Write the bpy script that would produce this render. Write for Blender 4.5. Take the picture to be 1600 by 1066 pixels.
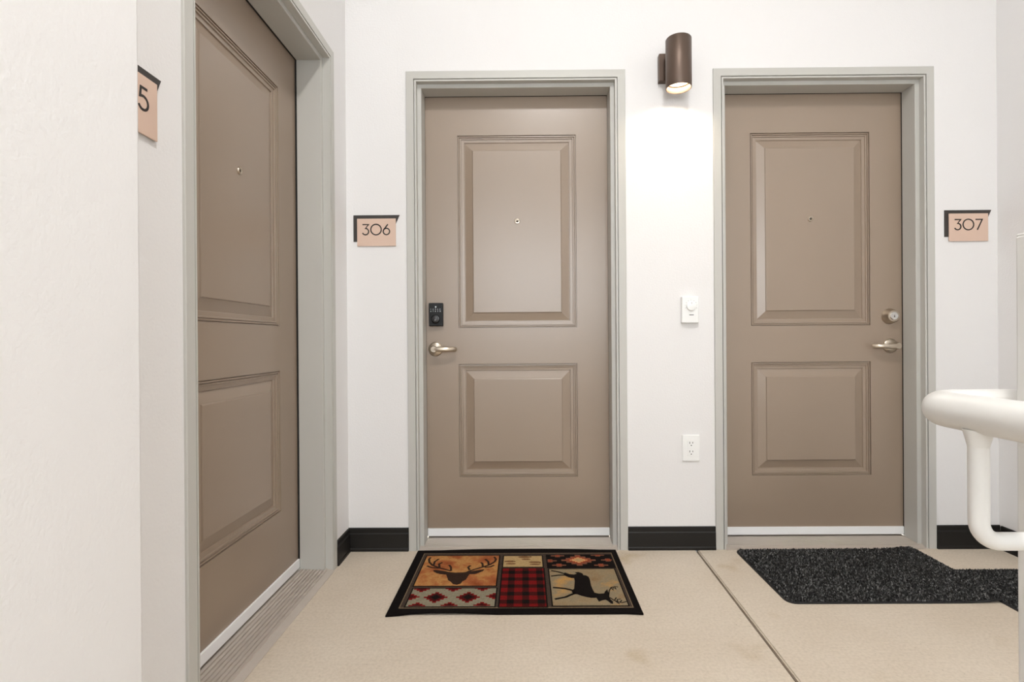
import bpy, bmesh, math, random
from mathutils import Vector, Matrix
random.seed(7)
for o in list(bpy.data.objects): bpy.data.objects.remove(o)
S = bpy.context.scene; COL = S.collection
PI = math.pi

# ------------------------------------------------------------------ camera
F, YAW, PITCH, ROLL, CX, CY, D, H = 828.004, .00583, -.00108, .00674, 814.09, 533.0, 2.29604, .91157
R = (Matrix.Rotation(YAW, 3, 'Z') @ Matrix.Rotation(PITCH, 3, 'X') @ Matrix.Rotation(ROLL, 3, 'Y'))
CAM = Vector((0, -D, H))
cd = bpy.data.cameras.new('camera'); cam = bpy.data.objects.new('camera', cd); COL.objects.link(cam)
ax, fw, up = R.col[0], R.col[1], R.col[2]
m = Matrix((ax, up, -fw)).transposed().to_4x4(); m.translation = CAM
cam.matrix_world = m
cd.sensor_fit = 'HORIZONTAL'; cd.sensor_width = 36; cd.lens = F / 1600 * 36
cd.shift_x = -(CX - 800) / 1600; cd.shift_y = 0
cd.clip_start = .02
S.camera = cam

def floor_at(px, py, z=0.0):          # a pixel seen on the horizontal plane z
    d = R @ Vector(((px - CX) / F, 1, -(py - CY) / F))
    p = CAM + d * ((z - H) / d.z)
    return (p.x, p.y)

# ------------------------------------------------------------------ world and exposure
W = bpy.data.worlds.new('overcast_sky'); S.world = W; W.use_nodes = True
bg = W.node_tree.nodes['Background']
bg.inputs[0].default_value = (.90, .96, 1.0, 1); bg.inputs[1].default_value = 8.6
vs = S.view_settings
vs.view_transform = 'Standard'; vs.look = 'None'; vs.exposure = 0.0; vs.gamma = 1; vs.use_curve_mapping = False

# ------------------------------------------------------------------ materials
def s2l(c): return tuple(((v / 255) / 12.92 if v / 255 <= .04045 else ((v / 255 + .055) / 1.055) ** 2.4) for v in c)
MATS = {}
def mat(name, rgb, rough=.5, metal=0, noise=0, nscale=20, bump=0, bscale=100, bdist=.002, spec=.5, emit=None, estr=0, coat=0):
    M = bpy.data.materials.new(name); M.use_nodes = True; MATS[name] = M
    nt = M.node_tree; b = nt.nodes['Principled BSDF']; L = nt.links
    c = s2l(rgb)
    b.inputs['Base Color'].default_value = (*c, 1); b.inputs['Roughness'].default_value = rough
    b.inputs['Metallic'].default_value = metal; b.inputs['Specular IOR Level'].default_value = spec
    b.inputs['Coat Weight'].default_value = coat
    tc = nt.nodes.new('ShaderNodeTexCoord')
    if noise:
        n = nt.nodes.new('ShaderNodeTexNoise'); n.inputs['Scale'].default_value = nscale; n.inputs['Detail'].default_value = 5
        L.new(tc.outputs['Object'], n.inputs['Vector'])
        r = nt.nodes.new('ShaderNodeValToRGB')
        r.color_ramp.elements[0].position = .3; r.color_ramp.elements[1].position = .7
        r.color_ramp.elements[0].color = (*[v * (1 - noise) for v in c], 1)
        r.color_ramp.elements[1].color = (*[min(1, v * (1 + noise)) for v in c], 1)
        L.new(n.outputs['Fac'], r.inputs['Fac']); L.new(r.outputs['Color'], b.inputs['Base Color'])
    if bump:
        n2 = nt.nodes.new('ShaderNodeTexNoise'); n2.inputs['Scale'].default_value = bscale; n2.inputs['Detail'].default_value = 3
        L.new(tc.outputs['Object'], n2.inputs['Vector'])
        bp = nt.nodes.new('ShaderNodeBump'); bp.inputs['Strength'].default_value = bump; bp.inputs['Distance'].default_value = bdist
        L.new(n2.outputs['Fac'], bp.inputs['Height']); L.new(bp.outputs['Normal'], b.inputs['Normal'])
    if emit:
        b.inputs['Emission Color'].default_value = (*s2l(emit), 1); b.inputs['Emission Strength'].default_value = estr
    return M

mat('wall_paint', (229, 227, 226), .75, bump=.28, bscale=140, bdist=.003, spec=.3)
mat('ceiling_paint', (236, 233, 228), .85, bump=.3, bscale=130)
mat('door_paint', (148, 130, 113), .34, noise=.025, nscale=3, bump=.08, bscale=60, bdist=.001, spec=.95)
mat('frame_paint', (190, 188, 182), .45, bump=.04, bscale=80, bdist=.001)
mat('sweep_white', (238, 238, 238), .45)
mat('aluminium', (198, 188, 178), .42, .35, noise=.05, nscale=6)
mat('gap_seal', (24, 22, 20), .8)
mat('base_black', (24, 22, 20), .5, spec=.35, bump=.1, bscale=60)
mat('sign_black', (54, 49, 46), .55)
mat('sign_tan', (212, 184, 166), .5, noise=.02, nscale=8)
mat('digit_black', (30, 24, 22), .5)
mat('nickel', (196, 184, 168), .28, 1)
mat('nickel_bright', (226, 226, 226), .25, 1)
mat('lock_black', (14, 14, 15), .4, spec=.3)
mat('lock_ring', (10, 10, 11), .25)
mat('lock_face', (46, 46, 48), .4)
mat('keypad_white', (225, 230, 232), .5, emit=(235, 240, 245), estr=.25)
mat('white_plastic', (238, 238, 236), .4)
mat('tick_grey', (150, 150, 150), .5)
mat('slot_dark', (48, 45, 43), .6)
mat('bronze', (98, 82, 72), .42, .55)
mat('lamp_lens', (255, 240, 215), .4, emit=(255, 226, 180), estr=5)
mat('lamp_inner', (225, 205, 180), .4)
mat('diffuser', (255, 250, 240), .4, emit=(255, 243, 226), estr=9)
mat('rail_white', (214, 212, 208), .32, bump=.05, bscale=40, noise=.02, nscale=12)
mat('peep_glass', (60, 50, 40), .1)
mat('joint_sand', (122, 108, 92), .95, noise=.2, nscale=60)
mat('mat_black', (17, 13, 12), .95, spec=.08, bump=.6, bscale=500, noise=.3, nscale=200)
mat('mat_brown', (66, 55, 47), .95, spec=.08, bump=.6, bscale=500, noise=.35, nscale=260)
mat('mat_tan_line', (120, 102, 80), .95, spec=.08, noise=.3, nscale=200)
mat('mat_sage', (132, 124, 104), .95, spec=.08, bump=.5, bscale=450, noise=.18, nscale=150)
mat('mat_red', (112, 20, 20), .95, spec=.08, bump=.5, bscale=450, noise=.25, nscale=180)
mat('mat_darkred', (62, 17, 15), .95, spec=.08, bump=.5, bscale=450, noise=.25, nscale=180)
mat('mat_ink', (20, 15, 13), .95, spec=.08, bump=.5, bscale=450, noise=.3, nscale=220)
mat('mat_deer', (50, 35, 27), .95, spec=.08, bump=.5, bscale=450, noise=.35, nscale=260)
mat('mat_orange', (206, 150, 98), .95, spec=.08, noise=.2, nscale=200)
mat('mat_rust', (140, 66, 44), .95, spec=.08, noise=.25, nscale=200)
mat('mat_dust', (120, 78, 60), .95, spec=.08, noise=.25, nscale=200)
mat('mat_track', (118, 84, 56), .95, spec=.08, noise=.3, nscale=200)
mat('mat_cream', (176, 148, 104), .95, spec=.08, bump=.5, bscale=450, noise=.14, nscale=120)
mat('mat_rubber', (20, 20, 21), .7)

def ramp_mat(name, stops, scale, rough=.95, bump=.5):
    M = bpy.data.materials.new(name); M.use_nodes = True; MATS[name] = M
    nt = M.node_tree; b = nt.nodes['Principled BSDF']; L = nt.links
    b.inputs['Roughness'].default_value = rough; b.inputs['Specular IOR Level'].default_value = .08
    tc = nt.nodes.new('ShaderNodeTexCoord')
    n = nt.nodes.new('ShaderNodeTexNoise'); n.inputs['Scale'].default_value = scale; n.inputs['Detail'].default_value = 6; n.inputs['Roughness'].default_value = .62
    L.new(tc.outputs['Object'], n.inputs['Vector'])
    r = nt.nodes.new('ShaderNodeValToRGB'); el = r.color_ramp.elements
    while len(el) < len(stops): el.new(.5)
    for e, (p, c) in zip(el, stops): e.position = p; e.color = (*s2l(c), 1)
    L.new(n.outputs['Fac'], r.inputs['Fac'])
    n2 = nt.nodes.new('ShaderNodeTexNoise'); n2.inputs['Scale'].default_value = 420
    L.new(tc.outputs['Object'], n2.inputs['Vector'])
    mx = nt.nodes.new('ShaderNodeMix'); mx.data_type = 'RGBA'; mx.blend_type = 'OVERLAY'; mx.inputs[0].default_value = .55
    L.new(r.outputs['Color'], mx.inputs[6]); L.new(n2.outputs['Fac'], mx.inputs[7]); L.new(mx.outputs[2], b.inputs['Base Color'])
    bp = nt.nodes.new('ShaderNodeBump'); bp.inputs['Strength'].default_value = bump; bp.inputs['Distance'].default_value = .002
    L.new(n2.outputs['Fac'], bp.inputs['Height']); L.new(bp.outputs['Normal'], b.inputs['Normal'])
ramp_mat('mat_sunset', [(.34, (134, 70, 40)), (.47, (160, 98, 58)), (.56, (178, 130, 76)), (.68, (142, 76, 44))], 9)
ramp_mat('mat_dusk', [(.36, (132, 106, 76)), (.48, (142, 124, 96)), (.56, (134, 120, 96)), (.70, (180, 136, 76))], 8)

def concrete():
    M = bpy.data.materials.new('concrete'); M.use_nodes = True; MATS['concrete'] = M
    nt = M.node_tree; b = nt.nodes['Principled BSDF']; L = nt.links; N = nt.nodes.new
    b.inputs['Roughness'].default_value = .82; b.inputs['Specular IOR Level'].default_value = .3
    tc = N('ShaderNodeTexCoord')
    def noise(scale, detail=5, vec=None, rough=.55):
        n = N('ShaderNodeTexNoise'); n.inputs['Scale'].default_value = scale; n.inputs['Detail'].default_value = detail; n.inputs['Roughness'].default_value = rough
        L.new(vec or tc.outputs['Object'], n.inputs['Vector']); return n.outputs['Fac']
    def ramp(fac, a, ca, bb, cb):
        r = N('ShaderNodeValToRGB'); e = r.color_ramp.elements
        e[0].position = a; e[0].color = (*ca, 1); e[1].position = bb; e[1].color = (*cb, 1)
        L.new(fac, r.inputs['Fac']); return r.outputs['Color']
    def mult(c1, c2, f=1.0):
        x = N('ShaderNodeMix'); x.data_type = 'RGBA'; x.blend_type = 'MULTIPLY'; x.inputs[0].default_value = f
        L.new(c1, x.inputs[6]); L.new(c2, x.inputs[7]); return x.outputs[2]
    base = ramp(noise(2.2, 6), .3, s2l((203, 189, 171)), .72, s2l((214, 202, 186)))
    fine = ramp(noise(110, 4), .25, (.86, .85, .83), .6, (1, 1, 1))
    spk = ramp(noise(95, 3, rough=.7), .22, (.40, .37, .33), .345, (1, 1, 1))
    stain = ramp(noise(3.4, 3), .63, (1, 1, 1), .76, (.80, .74, .62))
    mp = N('ShaderNodeMapping'); mp.inputs['Scale'].default_value = (1.2, 70, 1); L.new(tc.outputs['Object'], mp.inputs['Vector'])
    br = noise(3.0, 3, mp.outputs['Vector']); broom = ramp(br, .3, (.955, .953, .95), .65, (1, 1, 1))
    c = mult(mult(mult(mult(base, fine), spk), stain), broom)
    L.new(c, b.inputs['Base Color'])
    bp = N('ShaderNodeBump'); bp.inputs['Strength'].default_value = .25; bp.inputs['Distance'].default_value = .003
    L.new(noise(110, 4), bp.inputs['Height'])
    b2 = N('ShaderNodeBump'); b2.inputs['Strength'].default_value = .06; b2.inputs['Distance'].default_value = .003
    L.new(br, b2.inputs['Height']); L.new(bp.outputs['Normal'], b2.inputs['Normal']); L.new(b2.outputs['Normal'], b.inputs['Normal'])
concrete()

def pile_mat():
    M = bpy.data.materials.new('mat_pile'); M.use_nodes = True; MATS['mat_pile'] = M
    nt = M.node_tree; b = nt.nodes['Principled BSDF']; b.inputs['Roughness'].default_value = .85
    a = nt.nodes.new('ShaderNodeAttribute'); a.attribute_name = 'tuft'
    nt.links.new(a.outputs['Color'], b.inputs['Base Color'])
pile_mat()

# ------------------------------------------------------------------ helpers
def link(name, bm, mats, parent=None, smooth=False, loc=None):
    me = bpy.data.meshes.new(name)
    bmesh.ops.recalc_face_normals(bm, faces=bm.faces)
    if smooth:
        for f in bm.faces: f.smooth = True
    bm.to_mesh(me); bm.free()
    for n in ([mats] if isinstance(mats, str) else mats): me.materials.append(MATS[n])
    o = bpy.data.objects.new(name, me); COL.objects.link(o)
    if smooth: me.set_sharp_from_angle(angle=math.radians(40))
    if parent: o.parent = parent
    if loc: o.location = loc
    return o
def empty(name, loc=(0, 0, 0), rz=0):
    o = bpy.data.objects.new(name, None); COL.objects.link(o); o.location = loc; o.rotation_euler = (0, 0, rz)
    o.empty_display_size = .1; return o
def tag(o, label, cat, group=None, kind=None):
    o['label'] = label; o['category'] = cat
    if group: o['group'] = group
    if kind: o['kind'] = kind
    return o
def box(bm, x0, x1, y0, y1, z0, z1, bev=0, mi=0):
    v = [bm.verts.new((x, y, z)) for x in (x0, x1) for y in (y0, y1) for z in (z0, z1)]
    fs = [bm.faces.new([v[i] for i in q]) for q in ((0, 1, 3, 2), (4, 6, 7, 5), (0, 4, 5, 1), (2, 3, 7, 6), (0, 2, 6, 4), (1, 5, 7, 3))]
    for f in fs: f.material_index = mi
    if bev:
        es = list({e for f in fs for e in f.edges})
        r = bmesh.ops.bevel(bm, geom=es, offset=bev, segments=2, affect='EDGES', profile=.5)
        for f in r['faces']: f.material_index = mi
def bxo(name, m, parent, *a, bev=0, loc=None):
    bm = bmesh.new(); box(bm, *a, bev=bev); return link(name, bm, m, parent, loc=loc)
def prism(bm, pts, axis, a, b, mi=0):
    """closed outline pts (u,v) extruded along axis from a to b"""
    def P(u, v, w): return {'x': (w, u, v), 'y': (u, w, v), 'z': (u, v, w)}[axis]
    A = [bm.verts.new(P(u, v, a)) for u, v in pts]; B = [bm.verts.new(P(u, v, b)) for u, v in pts]
    n = len(pts); fs = []
    for i in range(n): fs.append(bm.faces.new((A[i], A[(i + 1) % n], B[(i + 1) % n], B[i])))
    fs.append(bm.faces.new(A)); fs.append(bm.faces.new(B[::-1]))
    for f in fs: f.material_index = mi
def lathe(bm, prof, origin, axis='y', seg=32, mi=0, cap0=True, cap1=True):
    """prof: (radius, offset along axis)"""
    rings = []
    for r, t in prof:
        ring = []
        for k in range(seg):
            a = 2 * PI * k / seg; c, s = r * math.cos(a), r * math.sin(a)
            p = {'y': (c, t, s), 'z': (c, s, t), 'x': (t, c, s)}[axis]
            ring.append(bm.verts.new(tuple(o + q for o, q in zip(origin, p))))
        rings.append(ring)
    fs = []
    for A, B in zip(rings, rings[1:]):
        for k in range(seg): fs.append(bm.faces.new((A[k], A[(k + 1) % seg], B[(k + 1) % seg], B[k])))
    if cap0: fs.append(bm.faces.new(rings[0]))
    if cap1: fs.append(bm.faces.new(rings[-1][::-1]))
    for f in fs: f.material_index = mi
def tube(bm, pts, rad, seg=24, flat=1.0, caps=True):
    pts = [Vector(p) for p in pts]; rings = []; ref = None
    for i, p in enumerate(pts):
        t = (pts[min(i + 1, len(pts) - 1)] - pts[max(i - 1, 0)]).normalized()
        if ref is None: ref = Vector((0, 0, 1)) if abs(t.z) < .9 else Vector((1, 0, 0))
        u = (ref - t * ref.dot(t)).normalized(); w = t.cross(u); ref = u
        r = rad[i] if isinstance(rad, (list, tuple)) else rad
        rings.append([bm.verts.new(p + u * (r * math.cos(2 * PI * k / seg)) + w * (r * flat * math.sin(2 * PI * k / seg))) for k in range(seg)])
    for A, B in zip(rings, rings[1:]):
        for k in range(seg): bm.faces.new((A[k], A[(k + 1) % seg], B[(k + 1) % seg], B[k]))
    if caps: bm.faces.new(rings[0][::-1]); bm.faces.new(rings[-1])
def bend(p0, c, p1, r, n=10):
    """polyline p0-c-p1 with the corner rounded"""
    p0, c, p1 = Vector(p0), Vector(c), Vector(p1)
    a = (p0 - c).normalized(); b = (p1 - c).normalized(); cen = c + (a + b) * r
    return [p0] + [cen - b * r * math.cos(t) - a * r * math.sin(t) for t in [PI / 2 * k / n for k in range(n + 1)]] + [p1]
def ribbon(bm, pts, w, put, th, mi=0):
    """flat stroke through 2-D points; put(u,v,depth) gives 3-D"""
    pts = [Vector(p) for p in pts]; Lp, Rp = [], []
    for i, p in enumerate(pts):
        d1 = (p - pts[i - 1]).normalized() if i else (pts[1] - p).normalized()
        d2 = (pts[i + 1] - p).normalized() if i < len(pts) - 1 else d1
        t = (d1 + d2); t = t.normalized() if t.length > 1e-6 else d1
        n = Vector((-t.y, t.x)); k = w / 2 / max(.55, n.dot(Vector((-d1.y, d1.x))))
        Lp.append(p + n * k); Rp.append(p - n * k)
    rows = [[bm.verts.new(put(a.x, a.y, 0)), bm.verts.new(put(a.x, a.y, th)), bm.verts.new(put(b.x, b.y, th)), bm.verts.new(put(b.x, b.y, 0))] for a, b in zip(Lp, Rp)]
    fs = []
    for A, B in zip(rows, rows[1:]):
        for k in range(4): fs.append(bm.faces.new((A[k], A[(k + 1) % 4], B[(k + 1) % 4], B[k])))
    fs.append(bm.faces.new(rows[0])); fs.append(bm.faces.new(rows[-1][::-1]))
    for f in fs: f.material_index = mi
def arc(cx, cy, r, a0, a1, n=18): return [(cx + r * math.cos(math.radians(a0 + (a1 - a0) * k / n)), cy + r * math.sin(math.radians(a0 + (a1 - a0) * k / n))) for k in range(n + 1)]
GLYPH = {'0': ([arc(.5, .5, .47, 0, 360, 32)], 1.0),
         '3': ([[(.04, .95), (.58, .95), (.30, .60)] + arc(.30, .325, .285, 80, -155)], .66),
         '5': ([[(.54, .95), (.17, .95), (.12, .57)] + arc(.30, .325, .285, 105, -155)], .66),
         '6': ([[(.47, .97), (.09, .47)], arc(.34, .325, .285, 0, 360, 28)], .68),
         '7': ([[(.04, .95), (.64, .95), (.2, .02)]], .68),
         '1': ([[(.1, .75), (.3, .95), (.3, .03)]], .5), '2': ([arc(.3, .68, .25, 160, -40) + [(.05, .05), (.55, .05)]], .62),
         '4': ([[(.42, .03), (.42, .95), (.03, .28), (.6, .28)]], .64), '8': ([arc(.3, .7, .22, 0, 360), arc(.3, .27, .25, 0, 360)], .62),
         '9': ([arc(.32, .65, .285, 0, 360), [(.57, .5), (.2, .02)]], .66)}
def digits(bm, text, u0, v0, h, put, th, stroke=.105, gap=.12):
    u = u0
    for ch in text:
        ss, w = GLYPH[ch]
        for s in ss: ribbon(bm, [(u + a * h, v0 + b * h) for a, b in s], stroke * h, put, th)
        u += (w + gap) * h
    return u - gap * h

# ------------------------------------------------------------------ layout numbers (metres)
X6, X7, FW = -.5062, .8249, .951          # outer left edge of two frames, frame width
XL, YN = -.763, -1.103                    # left frame: face plane and near edge
WB, WLX, WRX = .008, -.770, 2.05          # back, left, right wall planes
NX, NY = -.645, -1.4065                     # protruding near-left wall: plane, far edge
FRONT, CEIL = -4.3, 3.5
FH, FA = 2.083, .044                      # frame height and face width
OW = FW - 2 * FA

# ------------------------------------------------------------------ floor
fl = bxo('floor', 'joint_sand', None, -1.05, 2.25, FRONT, .25, -.16, -.012)
tag(fl, 'beige concrete landing floor with one long control joint', 'floor', kind='structure')
def jx(y): return .7405 + .0223 * y        # the control joint runs slightly askew
def slab(pts):
    bm = bmesh.new(); prism(bm, pts, 'z', -.1, 0)
    es = [e for e in bm.edges if all(abs(v.co.z) < 1e-6 for v in e.verts)]
    bmesh.ops.bevel(bm, geom=es, offset=.004, segments=3, affect='EDGES')
    return link('slab', bm, 'concrete', fl)
g = .0045
slab([(-1.05, FRONT), (jx(FRONT) - g, FRONT), (jx(.25) - g, .25), (-1.05, .25)])
slab([(jx(FRONT) + g, FRONT), (2.25, FRONT), (2.25, .25), (jx(.25) + g, .25)])

# ------------------------------------------------------------------ walls and ceiling
def wall_cells(us, vs, holes):
    for i in range(len(us) - 1):
        for j in range(len(vs) - 1):
            c = ((us[i] + us[i + 1]) / 2, (vs[j] + vs[j + 1]) / 2)
            if not any(a < c[0] < b and q < c[1] < r for a, b, q, r in holes): yield us[i], us[i + 1], vs[j], vs[j + 1]
hg = .012
bm = bmesh.new(); hs = [(x + hg, x + FW - hg, -.1, FH - hg) for x in (X6, X7)]
for a, b, c, d in wall_cells([WLX - .2, hs[0][0], hs[0][1], hs[1][0], hs[1][1], WRX + .2], [-.02, FH - hg, CEIL], hs): box(bm, a, b, WB, .2, c, d)
tag(link('wall_back', bm, 'wall_paint'), 'white textured wall holding the two facing doors', 'wall', kind='structure')
bm = bmesh.new(); hl = [(YN + hg, YN + FW - hg, -.1, FH - hg)]
for a, b, c, d in wall_cells([NY, hl[0][0], hl[0][1], WB], [-.02, FH - hg, CEIL], hl): box(bm, WLX - .19, WLX, a, b, c, d)
tag(link('wall_left', bm, 'wall_paint'), 'white textured wall around the door seen at an angle', 'wall', kind='structure')
bm = bmesh.new(); box(bm, NX - .4, NX, FRONT, NY, -.02, CEIL, bev=.006)
tag(link('wall_near', bm, 'wall_paint'), 'white wall standing forward at the left edge, partly hiding a sign', 'wall', kind='structure')
bm = bmesh.new(); box(bm, WRX, WRX + .2, FRONT, WB, -.02, CEIL)
tag(link('wall_right', bm, 'wall_paint'), 'sliver of white side wall behind the handrail', 'wall', kind='structure')
bm = bmesh.new(); box(bm, -1.05, 2.25, FRONT, .2, CEIL, CEIL + .15)
tag(link('ceiling', bm, 'ceiling_paint'), 'white ceiling above the landing, out of the picture', 'ceiling', kind='structure')

# open end behind the camera; parapet, pier and beam added to limit reflected sky
bm = bmesh.new(); box(bm, -1.05, 2.25, FRONT - .15, FRONT, -.02, 1.07)
box(bm, 1.05, 2.25, FRONT - .15, FRONT, 1.07, CEIL); box(bm, -1.05, 1.05, FRONT - .15, FRONT, 2.30, CEIL)
tag(link('wall_front_added', bm, 'wall_paint'), 'added unseen white parapet, pier and beam behind the viewer, limiting sky reflections in the doors', 'wall', kind='structure')

# baseboards
BP = [(0, 0), (.013, 0), (.013, .010), (.0105, .015), (.009, .074), (.006, .079), (.006, .0965), (.004, .1), (0, .1)]
def base(name, axis, a, b, pos, sgn, label):
    bm = bmesh.new()
    prism(bm, [(pos + sgn * d, z) for d, z in BP], axis, a, b)
    return tag(link(name, bm, 'base_black'), label, 'baseboard', kind='structure')
base('baseboard_back', 'x', WLX, X6 - .001, WB, -1, 'short black baseboard in the corner left of the door with keypad')
base('baseboard_back', 'x', X6 + FW + .001, X7 - .001, WB, -1, 'black baseboard under the outlet between two doors')
base('baseboard_back', 'x', X7 + FW + .001, WRX, WB, -1, 'black baseboard right of the rightmost door, behind handrail support')
base('baseboard_left', 'y', YN + FW + .001, WB - .0135, WLX, 1, 'tiny black baseboard beside the angled door frame')
base('baseboard_left', 'y', NY, YN - .001, WLX, 1, 'black baseboard hidden behind the forward wall')
base('baseboard_right', 'y', FRONT, WB - .0135, WRX, -1, 'black baseboard along the side wall at the right edge')
base('baseboard_near', 'y', FRONT, NY - .007, NX, 1, 'black baseboard along the forward wall, below the picture')

# ------------------------------------------------------------------ doors
SD, LD, LF = .030, .111, .119                         # stop starts / ends at these depths
ST = .0175                                  # stop projection
LX0, LX1 = FA + .004, FW - FA - .004        # leaf in door coordinates
LZ0, LZ1 = .0225, FH - FA - .004
PW = .540; PX0 = FW / 2 - PW / 2 + .002; PX1 = PX0 + PW
PANELS = [(.290, .806), (.970, 1.847)]
FPROF = [(.044, .03), (.044, .0015), (.0425, 0), (.0108, 0), (.0104, .010), (.0072, .010), (.0068, .001), (0, .0015), (0, SD), (-ST + .0015, SD), (-ST, SD + .0015), (-ST, 'L'), (-ST + .003, 'L'), (0, 'L'), (0, .185), (.03, .185), (.03, .03)]
PPROF = [(0, 0), (.0006, -.0070), (.0030, -.0070), (.0042, -.0018), (.0075, -.0016), (.0088, -.0072), (.0108, -.0072), (.0120, -.0042), (.0160, -.0046), (.0172, -.0090), (.0195, -.0092), (.0300, -.0098), (.0312, -.0140), (.0335, -.0140), (.0675, -.0045), (.0690, -.0010), (.0710, 0)]
def panel(parent, LF, x0, x1, z0, z1):
    bm = bmesh.new(); rings = []
    for s, d in PPROF:
        rings.append([bm.verts.new((x, LF - d, z)) for x, z in ((x0 + s, z0 + s), (x1 - s, z0 + s), (x1 - s, z1 - s), (x0 + s, z1 - s))])
    for A, B in zip(rings, rings[1:]):
        for k in range(4): bm.faces.new((A[k], A[(k + 1) % 4], B[(k + 1) % 4], B[k]))
    bm.faces.new(rings[-1])
    return link('raised_panel', bm, 'door_paint', parent)
def make_door(name, loc, rz, extra=0.0):
    LD, LF = .111 + extra, .119 + extra        # how deep the leaf sits in its frame
    prof = [(a, LD if d == 'L' else d) for a, d in FPROF]
    t = empty(name, loc, rz)
    oL, oR, oT = FA, FW - FA, FH - FA
    def piece(nm, f0, f1):
        bm = bmesh.new()
        A = [bm.verts.new(f0(a, d)) for a, d in prof]; B = [bm.verts.new(f1(a, d)) for a, d in prof]; n = len(prof)
        for i in range(n): bm.faces.new((A[i], A[(i + 1) % n], B[(i + 1) % n], B[i]))
        bm.faces.new(A); bm.faces.new(B[::-1])
        return link(nm, bm, 'frame_paint', t)
    piece('jamb', lambda a, d: (oL - a, d, 0), lambda a, d: (oL - a, d, oT + a))
    piece('jamb', lambda a, d: (oR + a, d, 0), lambda a, d: (oR + a, d, oT + a))
    piece('frame_head', lambda a, d: (oL - a, d, oT + a), lambda a, d: (oR + a, d, oT + a))
    # leaf: front skin with two openings, sides and back
    bm = bmesh.new(); y0, y1 = LF, LF + .043
    xs = [LX0, PX0, PX1, LX1]; zs = [LZ0, PANELS[0][0], PANELS[0][1], PANELS[1][0], PANELS[1][1], LZ1]
    V = {(i, j): bm.verts.new((x, y0, z)) for i, x in enumerate(xs) for j, z in enumerate(zs)}
    for i in range(3):
        for j in range(5):
            if i == 1 and j in (1, 3): continue
            bm.faces.new((V[i, j], V[i + 1, j], V[i + 1, j + 1], V[i, j + 1]))
    bk = [bm.verts.new((x, y1, z)) for x, z in ((LX0, LZ0), (LX1, LZ0), (LX1, LZ1), (LX0, LZ1))]
    bm.faces.new(bk[::-1])
    edge = [[V[i, 0] for i in range(4)], [V[3, j] for j in range(6)], [V[i, 5] for i in (3, 2, 1, 0)], [V[0, j] for j in (5, 4, 3, 2, 1, 0)]]
    for k in range(4): bm.faces.new(edge[k] + [bk[(k + 1) % 4], bk[k]])
    leaf = link('door_leaf', bm, 'door_paint', t)
    for z0, z1 in PANELS: panel(leaf, LF, PX0, PX1, z0, z1)
    # peephole
    pz, pxx = 1.4545, FW / 2 + .003
    bm = bmesh.new(); lathe(bm, [(.0125, 0), (.0125, -.003), (.0105, -.0055), (.0068, -.006), (.006, -.0035), (.001, -.0035)], (pxx, LF + .0015, pz), 'y', 20)
    ph = link('peephole', bm, 'nickel', leaf, smooth=True); ph['label'] = 'small chrome door viewer'
    bm = bmesh.new(); lathe(bm, [(.0055, -.0034), (.004, -.0048), (.0005, -.0056)], (pxx, LF + .0015, pz), 'y', 14)
    link('viewer_lens', bm, 'peep_glass', leaf, smooth=True)
    # white sweep along the bottom of the leaf
    bm = bmesh.new(); box(bm, FA + ST + .0005, FW - FA - ST - .0005, LF - .0078, LF - .0002, .0232, .0575, bev=.0012)
    sw = link('door_sweep', bm, 'sweep_white', t); sw['label'] = 'white strip along the bottom of the door'
    # threshold
    bm = bmesh.new()
    pr = [(-.004, 0), (-.004, .003), (.020, .0085)]
    y = .020
    while y < .106 + extra:
        zz = .0125 + .05 * (y - .02)
        pr += [(y + .0005, zz), (y + .0080, zz + .0004), (y + .0085, zz - .0040), (y + .0130, zz - .0040)]; y += .0135
    pr += [(.150 + extra, .0215), (.150 + extra, 0)]
    prism(bm, pr, 'x', oL + ST + .001, oR - ST - .001)
    prism(bm, [(-.004, 0), (-.004, .003), (.020, .0085), (SD - .001, .0125), (SD - .001, 0)], 'x', oL + .0005, oL + ST + .001)
    prism(bm, [(-.004, 0), (-.004, .003), (.020, .0085), (SD - .001, .0125), (SD - .001, 0)], 'x', oR - ST - .001, oR - .0005)
    th = link('threshold', bm, 'aluminium', t); th['label'] = 'ribbed metal threshold'
    # dark weather seal between stop and leaf
    bm = bmesh.new()
    box(bm, oL - .003, oL + ST - .0006, LD + .0012, LF - .0004, .02, oT); box(bm, oR - ST + .0006, oR + .003, LD + .0012, LF - .0004, .02, oT)
    box(bm, oL, oR, LD + .0012, LF - .0004, oT - ST + .0006, oT + .003)
    link('door_seal', bm, 'gap_seal', t)
    return t, leaf
def lever(t, x, z, sgn):
    y = LF
    bm = bmesh.new(); lathe(bm, [(.0325, 0), (.0325, -.004), (.030, -.0075), (.0265, -.0085), (.024, -.0105), (.012, -.0115), (.0115, -.042)], (x, y, z), 'y', 40)
    o = link('lever_handle', bm, 'nickel', t, smooth=True); o['label'] = 'satin nickel lever handle on a round rose'
    bm = bmesh.new()
    lathe(bm, [(.0135, -.036), (.0155, -.040), (.0155, -.054), (.013, -.058)], (x, y, z), 'y', 28)
    pts = [(x - sgn * .004, y - .050, z), (x + sgn * .015, y - .052, z), (x + sgn * .045, y - .053, z - .001), (x + sgn * .068, y - .050, z - .001), (x + sgn * .084, y - .041, z - .001), (x + sgn * .096, y - .028, z - .001)]
    tube(bm, pts, [.0125, .0125, .0115, .0110, .0105, .0090], 20, .62)
    link('lever', bm, 'nickel', o, smooth=True)
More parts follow.
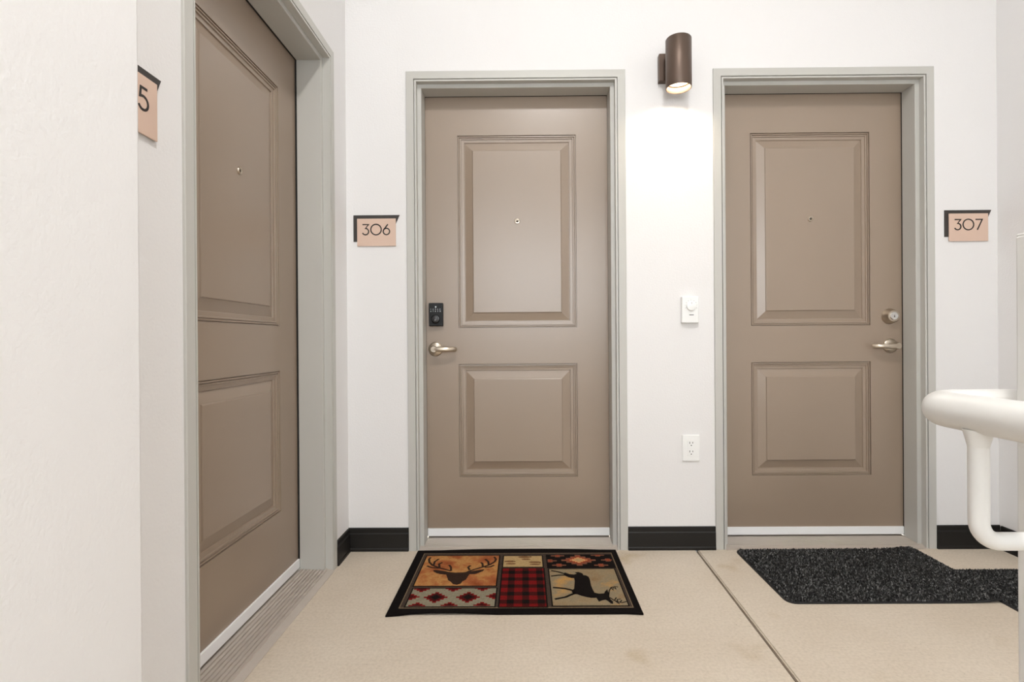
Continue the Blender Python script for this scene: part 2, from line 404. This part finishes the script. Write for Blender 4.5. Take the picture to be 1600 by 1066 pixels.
    # strike edge on the frame stop
def deadbolt(t, x, z):
    y = LF
    bm = bmesh.new(); lathe(bm, [(.0345, 0), (.0345, -.006), (.0325, -.009), (.0315, -.010), (.0275, -.030), (.025, -.033), (.0175, -.033)], (x, y, z), 'y', 40)
    o = link('deadbolt', bm, 'nickel', t, smooth=True); o['label'] = 'round satin nickel deadbolt'
    bm = bmesh.new(); lathe(bm, [(.0178, -.028), (.0178, -.036), (.0165, -.0375)], (x, y, z), 'y', 32)
    link('key_cylinder', bm, 'nickel_bright', o, smooth=True)
    bm = bmesh.new(); box(bm, x - .001, x + .001, y - .0382, y - .037, z - .007, z + .004); lathe(bm, [(.0022, -.037), (.0022, -.0382)], (x, y, z - .003), 'y', 10)
    link('keyway', bm, 'slot_dark', o)

d1, leaf1 = make_door('door_1', (XL, YN, 0), PI / 2, .015)
tag(d1, 'taupe panelled door seen at an angle on the left wall', 'door', kind='structure')
d2, leaf2 = make_door('door_2', (X6, 0, 0), 0)
tag(d2, 'taupe two panel door with black keypad lock, beside the 306 sign', 'door', kind='structure')
d3, leaf3 = make_door('door_3', (X7, 0, 0), 0)
tag(d3, 'taupe two panel door with round nickel deadbolt, beside the 307 sign', 'door', kind='structure')
lever(d2, -.4039 - X6, .8745, 1)
lever(d3, 1.660 - X7, .876, -1)
deadbolt(d3, 1.6565 - X7, 1.0105)
# keypad lock of door_2
kx0, kx1, kz0, kz1, ky = -.4301 - X6, -.3662 - X6, .9790, 1.0835, LF
bm = bmesh.new(); box(bm, kx0, kx1, ky - .024, ky, kz0, kz1, bev=.003)
kp = link('keypad_lock', bm, 'lock_black', d2); kp['label'] = 'black electronic keypad lock with a round key cylinder'
kc = ((kx0 + kx1) / 2 - .001, ky - .024, kz0 + .0315)
bm = bmesh.new(); lathe(bm, [(.0200, .001), (.0200, -.006), (.0175, -.010), (.0150, -.0105)], kc, 'y', 36); link('lock_ring', bm, 'lock_ring', kp, smooth=True)
bm = bmesh.new(); lathe(bm, [(.0150, -.008), (.0150, -.0118), (.0135, -.0128)], kc, 'y', 32); link('key_cylinder', bm, 'lock_face', kp, smooth=True)
bm = bmesh.new(); box(bm, kc[0] - .001, kc[0] + .001, kc[1] - .0134, kc[1] - .0125, kc[2] - .008, kc[2] - .001); link('keyway', bm, 'tick_grey', kp)
def putk(u, v, d): return (u, ky - .0241 - d, v)
bm = bmesh.new()
for row, txt in ((0, '12345'), (1, '67890')):
    for k, ch in enumerate(txt): digits(bm, ch, kx0 + .0085 + .0103 * k, kz1 - .0310 - .0090 * row, .0046, putk, .0004, .15)
link('keypad_digits', bm, 'keypad_white', kp)
bm = bmesh.new(); lathe(bm, [(.0032, -.0001), (.0032, -.0008)], (kc[0] + .001, ky - .024, kz1 - .0180), 'y', 16)
link('indicator', bm, 'keypad_white', kp)
# latch plate set into the frame stop beside the keypad
bxo('strike_plate', 'aluminium', d2, FA + ST - .0003, FA + ST + .0008, SD + .03, SD + .062, .985, 1.085)

# ------------------------------------------------------------------ unit signs
def unit_sign(text, loc, rz, label):
    t = empty('unit_sign', loc, rz)       # origin: top left corner of the dark back plate, on the wall
    bm = bmesh.new(); prism(bm, [(0, 0), (.2010, 0), (.184, -.0375), (.060, -.060), (.030, -.115), (0, -.115)], 'y', 0, -.0032)
    b = link('back_plate', bm, 'sign_black', t)
    bm = bmesh.new(); box(bm, .0164, .1848, -.0062, -.0030, -.1350, -.0152, bev=.0008)
    p = link('plaque', bm, 'sign_tan', t); p['label'] = 'tan number plaque'
    def put(u, v, d): return (u, -.0060 - d, v)
    bm = bmesh.new(); wtot = sum(GLYPH[c][1] for c in text) * .0485 + .09 * .0485 * 2
    digits(bm, text, .1006 - wtot / 2 - .001, -.0875, .0485, put, .0010, gap=.09)
    link('number', bm, 'digit_black', p)
    bm = bmesh.new()
    for k in range(4):
        for (i, j) in ((0, 0), (0, 1), (1, 0), (1, 2), (0, 2))[k % 2:][:3]: lathe(bm, [(.0011, 0), (.0007, -.0006)], (.086 + .008 * k + .0026 * i, -.0061, -.1035 - .0026 * j), 'y', 8)
    link('braille', bm, 'sign_tan', p)
    tag(t, label, 'sign', 'unit number signs beside the doors')
    return t
unit_sign('306', (-.7387, WB, 1.4605), 0, 'tan and black sign reading 306, left of the keypad door')
unit_sign('307', (1.8205, WB, 1.462), 0, 'tan and black sign reading 307, above the handrail')
unit_sign('305', (WLX, -1.3760, 1.4668), PI / 2, 'tan and black sign showing only the digit 5 past the wall edge')

# ------------------------------------------------------------------ wall sconce
sx = .6442
sc = empty('wall_sconce', (sx, WB, 2.02)); tag(sc, 'lit bronze cylinder wall lamp between the two doors', 'lamp')
bm = bmesh.new(); box(bm, -.0575, .0575, -.030, 0, 0, .1165, bev=.0015); link('wall_bracket', bm, 'bronze', sc)
bm = bmesh.new(); box(bm, -.030, .030, -.085, -.029, .025, .095, bev=.001); link('arm', bm, 'bronze', sc)
zb, zt_, cy_ = 1.946 - 2.02, 2.148 - 2.02, -.107 - WB
bm = bmesh.new()
lathe(bm, [(.0480, zb + .033), (.0480, zb + .002), (.0495, zb), (.0512, zb + .0005), (.0520, zb + .002), (.0520, zt_ - .002), (.0505, zt_), (.047, zt_)], (0, cy_, 0), 'z', 56, cap0=False)
link('lamp_cylinder', bm, 'bronze', sc, smooth=True)
bm = bmesh.new(); lathe(bm, [(.0477, zb + .030), (.030, zb + .029), (.002, zb + .028)], (0, cy_, 0), 'z', 40)
ln = link('lens', bm, 'lamp_lens', sc, smooth=True); ln['label'] = 'glowing lamp lens'
def disk_light(name, parent, loc, size, power, col, spread=180):
    l = bpy.data.lights.new(name, 'AREA'); l.shape = 'DISK'; l.size = size; l.energy = power; l.color = col; l.spread = math.radians(spread)
    o = bpy.data.objects.new(name, l); COL.objects.link(o); o.parent = parent; o.location = loc; return o
disk_light('lamp_light', sc, (0, cy_, zb + .026), .075, 1.5, (1, .84, .64))

# ceiling lamp that throws the short shadows under the door heads
cl = empty('ceiling_light', (.25, -2.25, CEIL)); tag(cl, 'round white flush ceiling lamp above the landing, out of the picture', 'lamp')
bm = bmesh.new(); lathe(bm, [(.15, 0), (.15, -.02), (.145, -.03), (.135, -.03)], (0, 0, 0), 'z', 48); link('lamp_base', bm, 'white_plastic', cl, smooth=True)
bm = bmesh.new(); lathe(bm, [(.134, -.028), (.125, -.042), (.09, -.050), (.01, -.053)], (0, 0, 0), 'z', 48); link('diffuser', bm, 'diffuser', cl, smooth=True)
disk_light('lamp_light', cl, (0, 0, -.056), .24, 50, (1, .985, .965))

# ------------------------------------------------------------------ thermostat and outlet
th = empty('thermostat', (.7158, WB, 1.039)); tag(th, 'small white wall thermostat with a round dial', 'thermostat')
bm = bmesh.new(); box(bm, -.0362, .0362, -.022, 0, -.0563, .0563, bev=.003); tb = link('body', bm, 'white_plastic', th)
bm = bmesh.new(); lathe(bm, [(.0205, 0), (.0205, -.006), (.0195, -.0085), (.018, -.009)], (.003, -.022, .016), 'y', 40); dl = link('dial', bm, 'white_plastic', th, smooth=True)
bm = bmesh.new(); box(bm, .0022, .0038, -.0314, -.0308, .024, .032); link('pointer', bm, 'tick_grey', dl)
bm = bmesh.new(); box(bm, -.005, .014, -.0225, -.0218, -.0240, -.0210); link('slot', bm, 'slot_dark', th)
bm = bmesh.new()
for k in range(9):
    a = math.radians(-20 + 220 * k / 8); c, s = math.cos(a), math.sin(a)
    ribbon(bm, [(.003 + .0235 * c, .016 + .0235 * s), (.003 + .027 * c, .016 + .027 * s)], .0013, lambda u, v, d: (u, -.0221 - d, v), .0003)
link('scale_marks', bm, 'tick_grey', th)

ou = empty('power_outlet', (.7194, WB, .441)); tag(ou, 'white two socket power outlet low on the wall', 'outlet')
bm = bmesh.new(); box(bm, -.0375, .0375, -.008, 0, -.0565, .0565, bev=.003); link('cover_plate', bm, 'white_plastic', ou)
bm = bmesh.new(); box(bm, -.0168, .0168, -.0100, -.004, -.0335, .0335, bev=.001); rc = link('receptacle', bm, 'white_plastic', ou)
for zc in (.019, -.0185):
    bm = bmesh.new()
    for dx, hh in ((-.0064, .0042), (.0064, .0034)): box(bm, dx - .0012, dx + .0012, -.0103, -.0099, zc - hh + .004, zc + hh + .004)
    lathe(bm, [(.0024, -.0099), (.0024, -.0103)], (0, 0, zc - .0075), 'y', 12)
    link('socket_slots', bm, 'slot_dark', rc)

# ------------------------------------------------------------------ stair handrail at the right edge
hr = empty('stair_handrail', (.6730, -1.606, 0)); tag(hr, 'white tubular steel stair handrail turning a corner on its post', 'handrail')
o0 = Vector((-.6730, 1.606, 0))
def rel(ps): return [Vector(p) + o0 for p in ps]
bm = bmesh.new(); tube(bm, rel(bend((.5765, -3.1, .8133), (.5765, -1.532, .8133), (1.45, -1.532, .8133), .046, 14)), .024, 32)
rl = link('rail', bm, 'rail_white', hr, smooth=True); rl['label'] = 'thick round handrail tube'
bm = bmesh.new(); tube(bm, rel(bend((.5742, -1.622, .798), (.5742, -1.622, .6530), (.664, -1.622, .6530), .026, 10)), .0112, 24)
link('support_bar', bm, 'rail_white', hr, smooth=True)
bm = bmesh.new(); lathe(bm, [(.0112, -.012), (.0150, .004), (.0165, .010)], tuple(Vector((.5742, -1.622, .785)) + o0), 'z', 24); link('weld_bead', bm, 'rail_white', hr, smooth=True)
bm = bmesh.new(); box(bm, -.019, .019, -.019, .019, .006, 1.046, bev=.003); po = link('post', bm, 'rail_white', hr)
bm = bmesh.new(); box(bm, -.0185, .0185, -.0185, .0185, 1.044, 1.0485, bev=.002); link('post_cap', bm, 'rail_white', po)
bm = bmesh.new(); box(bm, -.05, .05, -.05, .05, 0, .007, bev=.001); link('base_plate', bm, 'rail_white', hr)

# ------------------------------------------------------------------ patchwork doormat
MX0, MX1, MY1, MY0 = -.4645, .3885, -.008, -.5385      # left, right, back, front
MZ = .0085
dm = empty('patchwork_doormat', ((MX0 + MX1) / 2, (MY0 + MY1) / 2, 0))
tag(dm, 'lodge style patchwork doormat with deer and red plaid patches', 'doormat')
o1 = Vector((-(MX0 + MX1) / 2, -(MY0 + MY1) / 2, 0))
def wave(x, y):
    u = (x - MX0) / (MX1 - MX0); e = min((y - MY0), (MY1 - y)) / .028
    k = max(0, 1 - e) ** 1.5
    back = y > (MY0 + MY1) / 2
    return k * (.007 * max(0, math.sin(PI * (u * 1.25 - .15))) if back else .006 * max(0, math.sin(PI * (u * 2.6 - .12))) * (1 if u < .5 else .15))
def edgeshift(x, y):
    u = (x - MX0) / (MX1 - MX0); v = (y - MY0) / (MY1 - MY0)
    return .003 * math.sin(9 * u) * (1 if v > .5 else 0) + (-.012 * max(0, .10 - u) / .10 * (1 - v)) + (-.006 * max(0, u - .93) / .07 * (1 - v))
bm = bmesh.new(); NXm, NYm = 60, 40; T = {}; B = {}
for i in range(NXm + 1):
    for j in range(NYm + 1):
        x = MX0 + (MX1 - MX0) * i / NXm; y = MY0 + (MY1 - MY0) * j / NYm
        xx = x; yy = y + edgeshift(x, y); w = wave(x, y)
        rim = i in (0, NXm) or j in (0, NYm)
        T[i, j] = bm.verts.new(Vector((xx, yy, w + (MZ - .003 if rim else MZ))) + o1)
        if rim: B[i, j] = bm.verts.new(Vector((xx, yy, w + .0005)) + o1)
for i in range(NXm):
    for j in range(NYm): bm.faces.new((T[i, j], T[i + 1, j], T[i + 1, j + 1], T[i, j + 1]))
loop = [(i, 0) for i in range(NXm)] + [(NXm, j) for j in range(NYm)] + [(i, NYm) for i in range(NXm, 0, -1)] + [(0, j) for j in range(NYm, 0, -1)]
for a, b in zip(loop, loop[1:] + loop[:1]): bm.faces.new((T[a], T[b], B[b], B[a]))
link('mat_base', bm, 'mat_black', dm, smooth=True)
def patch_box(name, m, x0, x1, y0, y1, z0, z1, parent=dm):
    bm = bmesh.new(); box(bm, x0, x1, y0, y1, z0, z1); bmesh.ops.translate(bm, verts=bm.verts, vec=o1)
    return link(name, bm, m, parent)
# inner brown field framed by a fine tan line
patch_box('tan_border', 'mat_tan_line', MX0 + .034, MX1 - .025, MY0 + .029, MY1 - .041, MZ - .002, MZ + .0006)
patch_box('brown_field', 'mat_brown', MX0 + .0378, MX1 - .0285, MY0 + .0335, MY1 - .0455, MZ - .002, MZ + .0010)
def zp(ox, oy, sc): return lambda a, b: floor_at(ox + a / sc, oy + b / sc, MZ + .002)
Z1 = zp(580, 830, 3.63636)
def rect_of(c):
    p = [Z1(*q) for q in c]       # TL TR BL BR
    return ((p[0][0] + p[2][0]) / 2, (p[1][0] + p[3][0]) / 2, (p[2][1] + p[3][1]) / 2, (p[0][1] + p[1][1]) / 2)
PATCH = {'deer_head_patch': ('mat_sunset', [(310, 140), (722, 142), (255, 308), (712, 312)]),
         'red_star_patch': ('mat_sage', [(245, 327), (708, 325), (190, 430), (702, 425)]),
         'track_patch': ('mat_cream', [(755, 143), (970, 140), (750, 202), (972, 203)]),
         'plaid_patch': ('mat_red', [(748, 214), (975, 211), (728, 430), (1000, 427)]),
         'diamond_patch': ('mat_ink', [(1000, 138), (1360, 134), (1005, 206), (1378, 206)]),
         'stag_patch': ('mat_dusk', [(1010, 217), (1378, 215), (1035, 424), (1460, 420)])}
PT = {}; RC = {}
for n, (mm, c) in PATCH.items():
    r = rect_of(c); RC[n] = r
    patch_box('patch_outline', 'mat_ink', r[0] - .005, r[1] + .005, r[2] - .006, r[3] + .006, MZ - .002, MZ + .0013)
    PT[n] = patch_box(n, mm, *r, MZ - .002, MZ + .0018)
ZT = MZ + .0018
def clampput(n):
    r = RC[n]
    def put(u, v, d): return Vector((min(max(u, r[0]), r[1]), min(max(v, r[2]), r[3]), ZT + d - .0004)) + o1
    return put
def poly(bm, pts, put, th=.0009, mi=0):
    A = [bm.verts.new(put(u, v, th)) for u, v in pts]
    f = bm.faces.new(A); f.material_index = mi
    bmesh.ops.triangulate(bm, faces=[f])
# deer head
q = zp(640, 860, 10.6667); put = clampput('deer_head_patch'); bm = bmesh.new()
poly(bm, [q(*p) for p in [(390, 335), (440, 330), (560, 345), (660, 365), (760, 375), (900, 370), (1000, 355), (1130, 335), (1250, 318), (1230, 345), (1150, 380), (1080, 400), (1000, 400), (970, 440), (940, 490), (880, 520), (850, 560), (790, 578), (720, 565), (690, 530), (640, 500), (630, 460), (610, 410), (520, 400), (450, 385), (400, 355)]], put)
for s in ([(690, 345), (600, 322), (480, 290), (380, 250), (330, 200), (325, 150), (350, 120)], [(400, 250), (420, 190), (490, 145)], [(500, 285), (490, 230), (545, 205)], [(690, 345), (690, 285), (660, 245)], [(490, 300), (370, 290), (290, 262)],
          [(960, 360), (1080, 320), (1220, 280), (1340, 240), (1420, 190), (1440, 150), (1410, 110)], [(1320, 245), (1310, 190), (1260, 150)], [(1220, 275), (1215, 225), (1190, 205)], [(1000, 330), (975, 285), (1015, 255)], [(1250, 285), (1350, 275), (1410, 250)]):
    ribbon(bm, [q(*p) for p in s], .0085, put, .0009)
link('deer_head_motif', bm, 'mat_deer', PT['deer_head_patch'])
# standing stag
q = zp(850, 885, 10.0); put = clampput('stag_patch'); bm = bmesh.new()
poly(bm, [q(*p) for p in [(480, 95), (540, 92), (600, 112), (615, 140), (660, 145), (700, 170), (720, 220), (735, 300), (760, 360), (790, 415), (860, 430), (940, 425), (950, 400), (990, 360), (1000, 400), (1025, 430), (1020, 470), (1040, 520), (1080, 555), (1078, 592), (1040, 580), (1000, 545), (960, 525), (910, 535), (860, 555), (835, 520), (820, 495), (740, 497), (660, 482), (590, 465), (520, 440), (460, 438), (430, 400), (470, 350), (475, 290), (480, 230), (470, 188), (430, 186), (380, 172), (320, 145), (300, 110), (330, 100), (400, 125), (470, 132), (510, 118)]], put)
for s, w in (([(320, 118), (230, 90), (110, 68)], .008), ([(340, 138), (230, 140), (110, 155)], .008), ([(470, 385), (400, 365), (330, 350), (240, 340), (140, 332)], .010), ([(490, 420), (410, 450), (340, 482), (170, 515)], .010),
             ([(1015, 430), (1020, 380), (1050, 330), (1110, 318), (1160, 325)], .004), ([(1050, 335), (1085, 375)], .004), ([(1105, 325), (1125, 360)], .004), ([(1070, 325), (1095, 350)], .004),
             ([(1030, 490), (1090, 530), (1160, 560), (1220, 570), (1290, 552)], .0045), ([(1100, 535), (1130, 488)], .004), ([(1150, 555), (1145, 518), (1200, 512)], .004), ([(1120, 548), (1180, 590)], .004), ([(1190, 562), (1215, 530)], .004)):
    ribbon(bm, [q(*p) for p in s], w, put, .0009)
link('stag_motif', bm, 'mat_ink', PT['stag_patch'])
# paw and hoof tracks
q = zp(770, 855, 7.619); put = clampput('track_patch'); bm = bmesh.new()
for cx_, cy2, w, h in ((205, 172, 70, 11), (215, 200, 62, 9), (375, 120, 75, 12), (395, 146, 55, 9), (500, 181, 72, 10), (505, 206, 70, 8), (560, 186, 14, 8), (450, 118, 14, 8)):
    poly(bm, [q(cx_ + w * math.cos(a), cy2 + h * math.sin(a)) for a in [2 * PI * k / 12 for k in range(12)]], put)
link('track_motif', bm, 'mat_track', PT['track_patch'])
# stepped diamonds
def quad(bm, x0, x1, y0, y1, put, th, mi):
    A = [bm.verts.new(put(u, v, th)) for u, v in ((x0, y0), (x1, y0), (x1, y1), (x0, y1))]
    bm.faces.new(A).material_index = mi
def diamond(bm, cx, cy, w, h, steps, put, th, mi):
    for k in range(-steps, steps + 1):
        ww = w * (1 - abs(k) / (steps + .6)); hh = h / (steps + .5)
        quad(bm, cx - ww, cx + ww, cy + (k - .5) * hh, cy + (k + .5) * hh, put, th, mi)
q = zp(770, 855, 7.619); put = clampput('diamond_patch'); bm = bmesh.new()
px = RC['diamond_patch']; sy = (px[3] - px[2])
c = q(1020, 158)
for w, h, th, mi in ((.070, .44, .0008, 0), (.056, .35, .0012, 1), (.036, .22, .0016, 2), (.022, .14, .0019, 3)): diamond(bm, c[0], c[1], w, h * sy, 3, put, th, mi)
for p in ((770, 105), (790, 217), (1245, 97), (1290, 217), (680, 165), (1370, 155)):
    c = q(*p); diamond(bm, c[0], c[1], .028, .12 * sy, 1, put, .0008, 0); diamond(bm, c[0], c[1], .013, .10 * sy, 1, put, .0012, 1)
link('diamond_motif', bm, ['mat_dust', 'mat_rust', 'mat_orange', 'mat_cream'], PT['diamond_patch'])
q = zp(600, 905, 8.42); put = clampput('red_star_patch'); bm = bmesh.new()
px = RC['red_star_patch']; sy = px[3] - px[2]
for p in ((680, 242), (1105, 240)):
    c = q(*p)
    for w, h, th, mi in ((.042, .30, .0008, 0), (.031, .23, .0012, 1), (.018, .14, .0016, 2)): diamond(bm, c[0], c[1], w, h * sy, 3, put, th, mi)
for p in ((500, 135), (915, 128), (1300, 120), (430, 352), (855, 348), (1285, 345), (360, 237), (1450, 225)):
    c = q(*p); diamond(bm, c[0], c[1], .029, .17 * sy, 2, put, .0008, 0); diamond(bm, c[0], c[1], .014, .09 * sy, 1, put, .0012, 1)
link('star_motif', bm, ['mat_red', 'mat_darkred', 'mat_ink'], PT['red_star_patch'])
# plaid
r = RC['plaid_patch']; put = clampput('plaid_patch'); bm = bmesh.new()
wx = (r[1] - r[0]) / 6.3; hy = (r[3] - r[2]) / 10.6
cols = [(r[0] + wx * (.95 + 2.1 * k), r[0] + wx * (1.9 + 2.1 * k)) for k in range(3)]
rows = [(r[3] - hy * (1.75 + 2.05 * k), r[3] - hy * (.8 + 2.05 * k)) for k in range(5)]
for a, b in cols: quad(bm, a, b, r[2], r[3], put, .0008, 0)
for a, b in rows: quad(bm, r[0], r[1], a, b, put, .0010, 0)
for a, b in cols:
    for c_, d_ in rows: quad(bm, a, b, c_, d_, put, .0013, 1)
link('plaid_motif', bm, ['mat_darkred', 'mat_ink'], PT['plaid_patch'])

# ------------------------------------------------------------------ two dark pile mats
def pile_mat_obj(x0, x1, y0, y1, z0, label, tilt=0.0, n=24000, seed=1, thick=.007):
    rnd = random.Random(seed)
    cx, cy = (x0 + x1) / 2, (y0 + y1) / 2; hx, hy = (x1 - x0) / 2, (y1 - y0) / 2
    t = empty('pile_doormat', (cx, cy, z0))
    tag(t, label, 'doormat', 'dark pile mats near the right door')
    def lift(u): return tilt * max(0, (u - (hx - .16)) / .16) ** 1.5 if tilt else 0
    rr = .035
    def outline(off):
        pts = []
        for sx_, sy_, a0 in ((1, 1, 0), (-1, 1, 90), (-1, -1, 180), (1, -1, 270)):
            for k in range(7):
                a = math.radians(a0 + 15 * k); pts.append((sx_ * (hx - rr) + (rr - off) * math.cos(a), sy_ * (hy - rr) + (rr - off) * math.sin(a)))
        out = []
        for p, q_ in zip(pts, pts[1:] + pts[:1]):
            k = max(1, int(math.hypot(q_[0] - p[0], q_[1] - p[1]) / .03))
            out += [(p[0] + (q_[0] - p[0]) * i / k, p[1] + (q_[1] - p[1]) * i / k) for i in range(k)]
        return out
    # rubber backing with a low rim
    bm = bmesh.new(); rings = []
    for off, z in ((0, 0), (0, .0035), (.006, .0045), (.012, .0040)): rings.append([bm.verts.new((u, v, z + lift(u))) for u, v in outline(off)])
    for A, Bq in zip(rings, rings[1:]):
        for k in range(len(A)): bm.faces.new((A[k], A[(k + 1) % len(A)], Bq[(k + 1) % len(A)], Bq[k]))
    top = bm.faces.new(rings[-1]); bmesh.ops.triangulate(bm, faces=[top])
    link('rubber_backing', bm, 'mat_rubber', t)
    vs_, fs_, cols_ = [], [], []
    for i in range(n):
        u, v = rnd.uniform(-hx + .007, hx - .007), rnd.uniform(-hy + .007, hy - .007)
        ex, ey = abs(u) - (hx - rr), abs(v) - (hy - rr)
        if ex > 0 and ey > 0 and math.hypot(ex, ey) > rr - .007: continue
        a = rnd.uniform(0, 2 * PI); ln_ = thick * rnd.uniform(.75, 1.35); w = rnd.uniform(.0011, .0026); le = rnd.uniform(.2, .9) * thick
        dx, dy = math.cos(a), math.sin(a); a2 = a + rnd.uniform(.9, 2.2); px_, py_ = math.cos(a2) * w, math.sin(a2) * w
        z = .0035 + lift(u); b0 = len(vs_)
        vs_ += [(u - px_, v - py_, z), (u + px_, v + py_, z), (u + dx * le * .45 + px_, v + dy * le * .45 + py_, z + ln_ * .65), (u + dx * le * .45 - px_, v + dy * le * .45 - py_, z + ln_ * .65), (u + dx * le, v + dy * le, z + ln_)]
        fs_ += [(b0, b0 + 1, b0 + 2, b0 + 3), (b0 + 3, b0 + 2, b0 + 4)]
        g_ = rnd.choice((.008, .011, .016, .026, .05, .10, .19)) * rnd.uniform(.8, 1.2)
        cols_ += [(g_, g_ * .98, g_ * .95, 1)] * 5
    me = bpy.data.meshes.new('pile'); me.from_pydata(vs_, [], fs_)
    at = me.color_attributes.new('tuft', 'FLOAT_COLOR', 'POINT'); at.data.foreach_set('color', [c for q_ in cols_ for c in q_])
    me.materials.append(MATS['mat_pile'])
    o = bpy.data.objects.new('pile', me); COL.objects.link(o); o.parent = t; o['kind'] = 'stuff'
    return t
pile_mat_obj(.8995, 1.655, -.474, -.006, 0, 'charcoal pile doormat lying in front of the right door', tilt=.012, n=26000, seed=3)
pile_mat_obj(1.632, 2.030, -.93, -.214, 0, 'charcoal pile mat at the right edge, under the corner of the other mat', n=24000, seed=5, thick=.006)
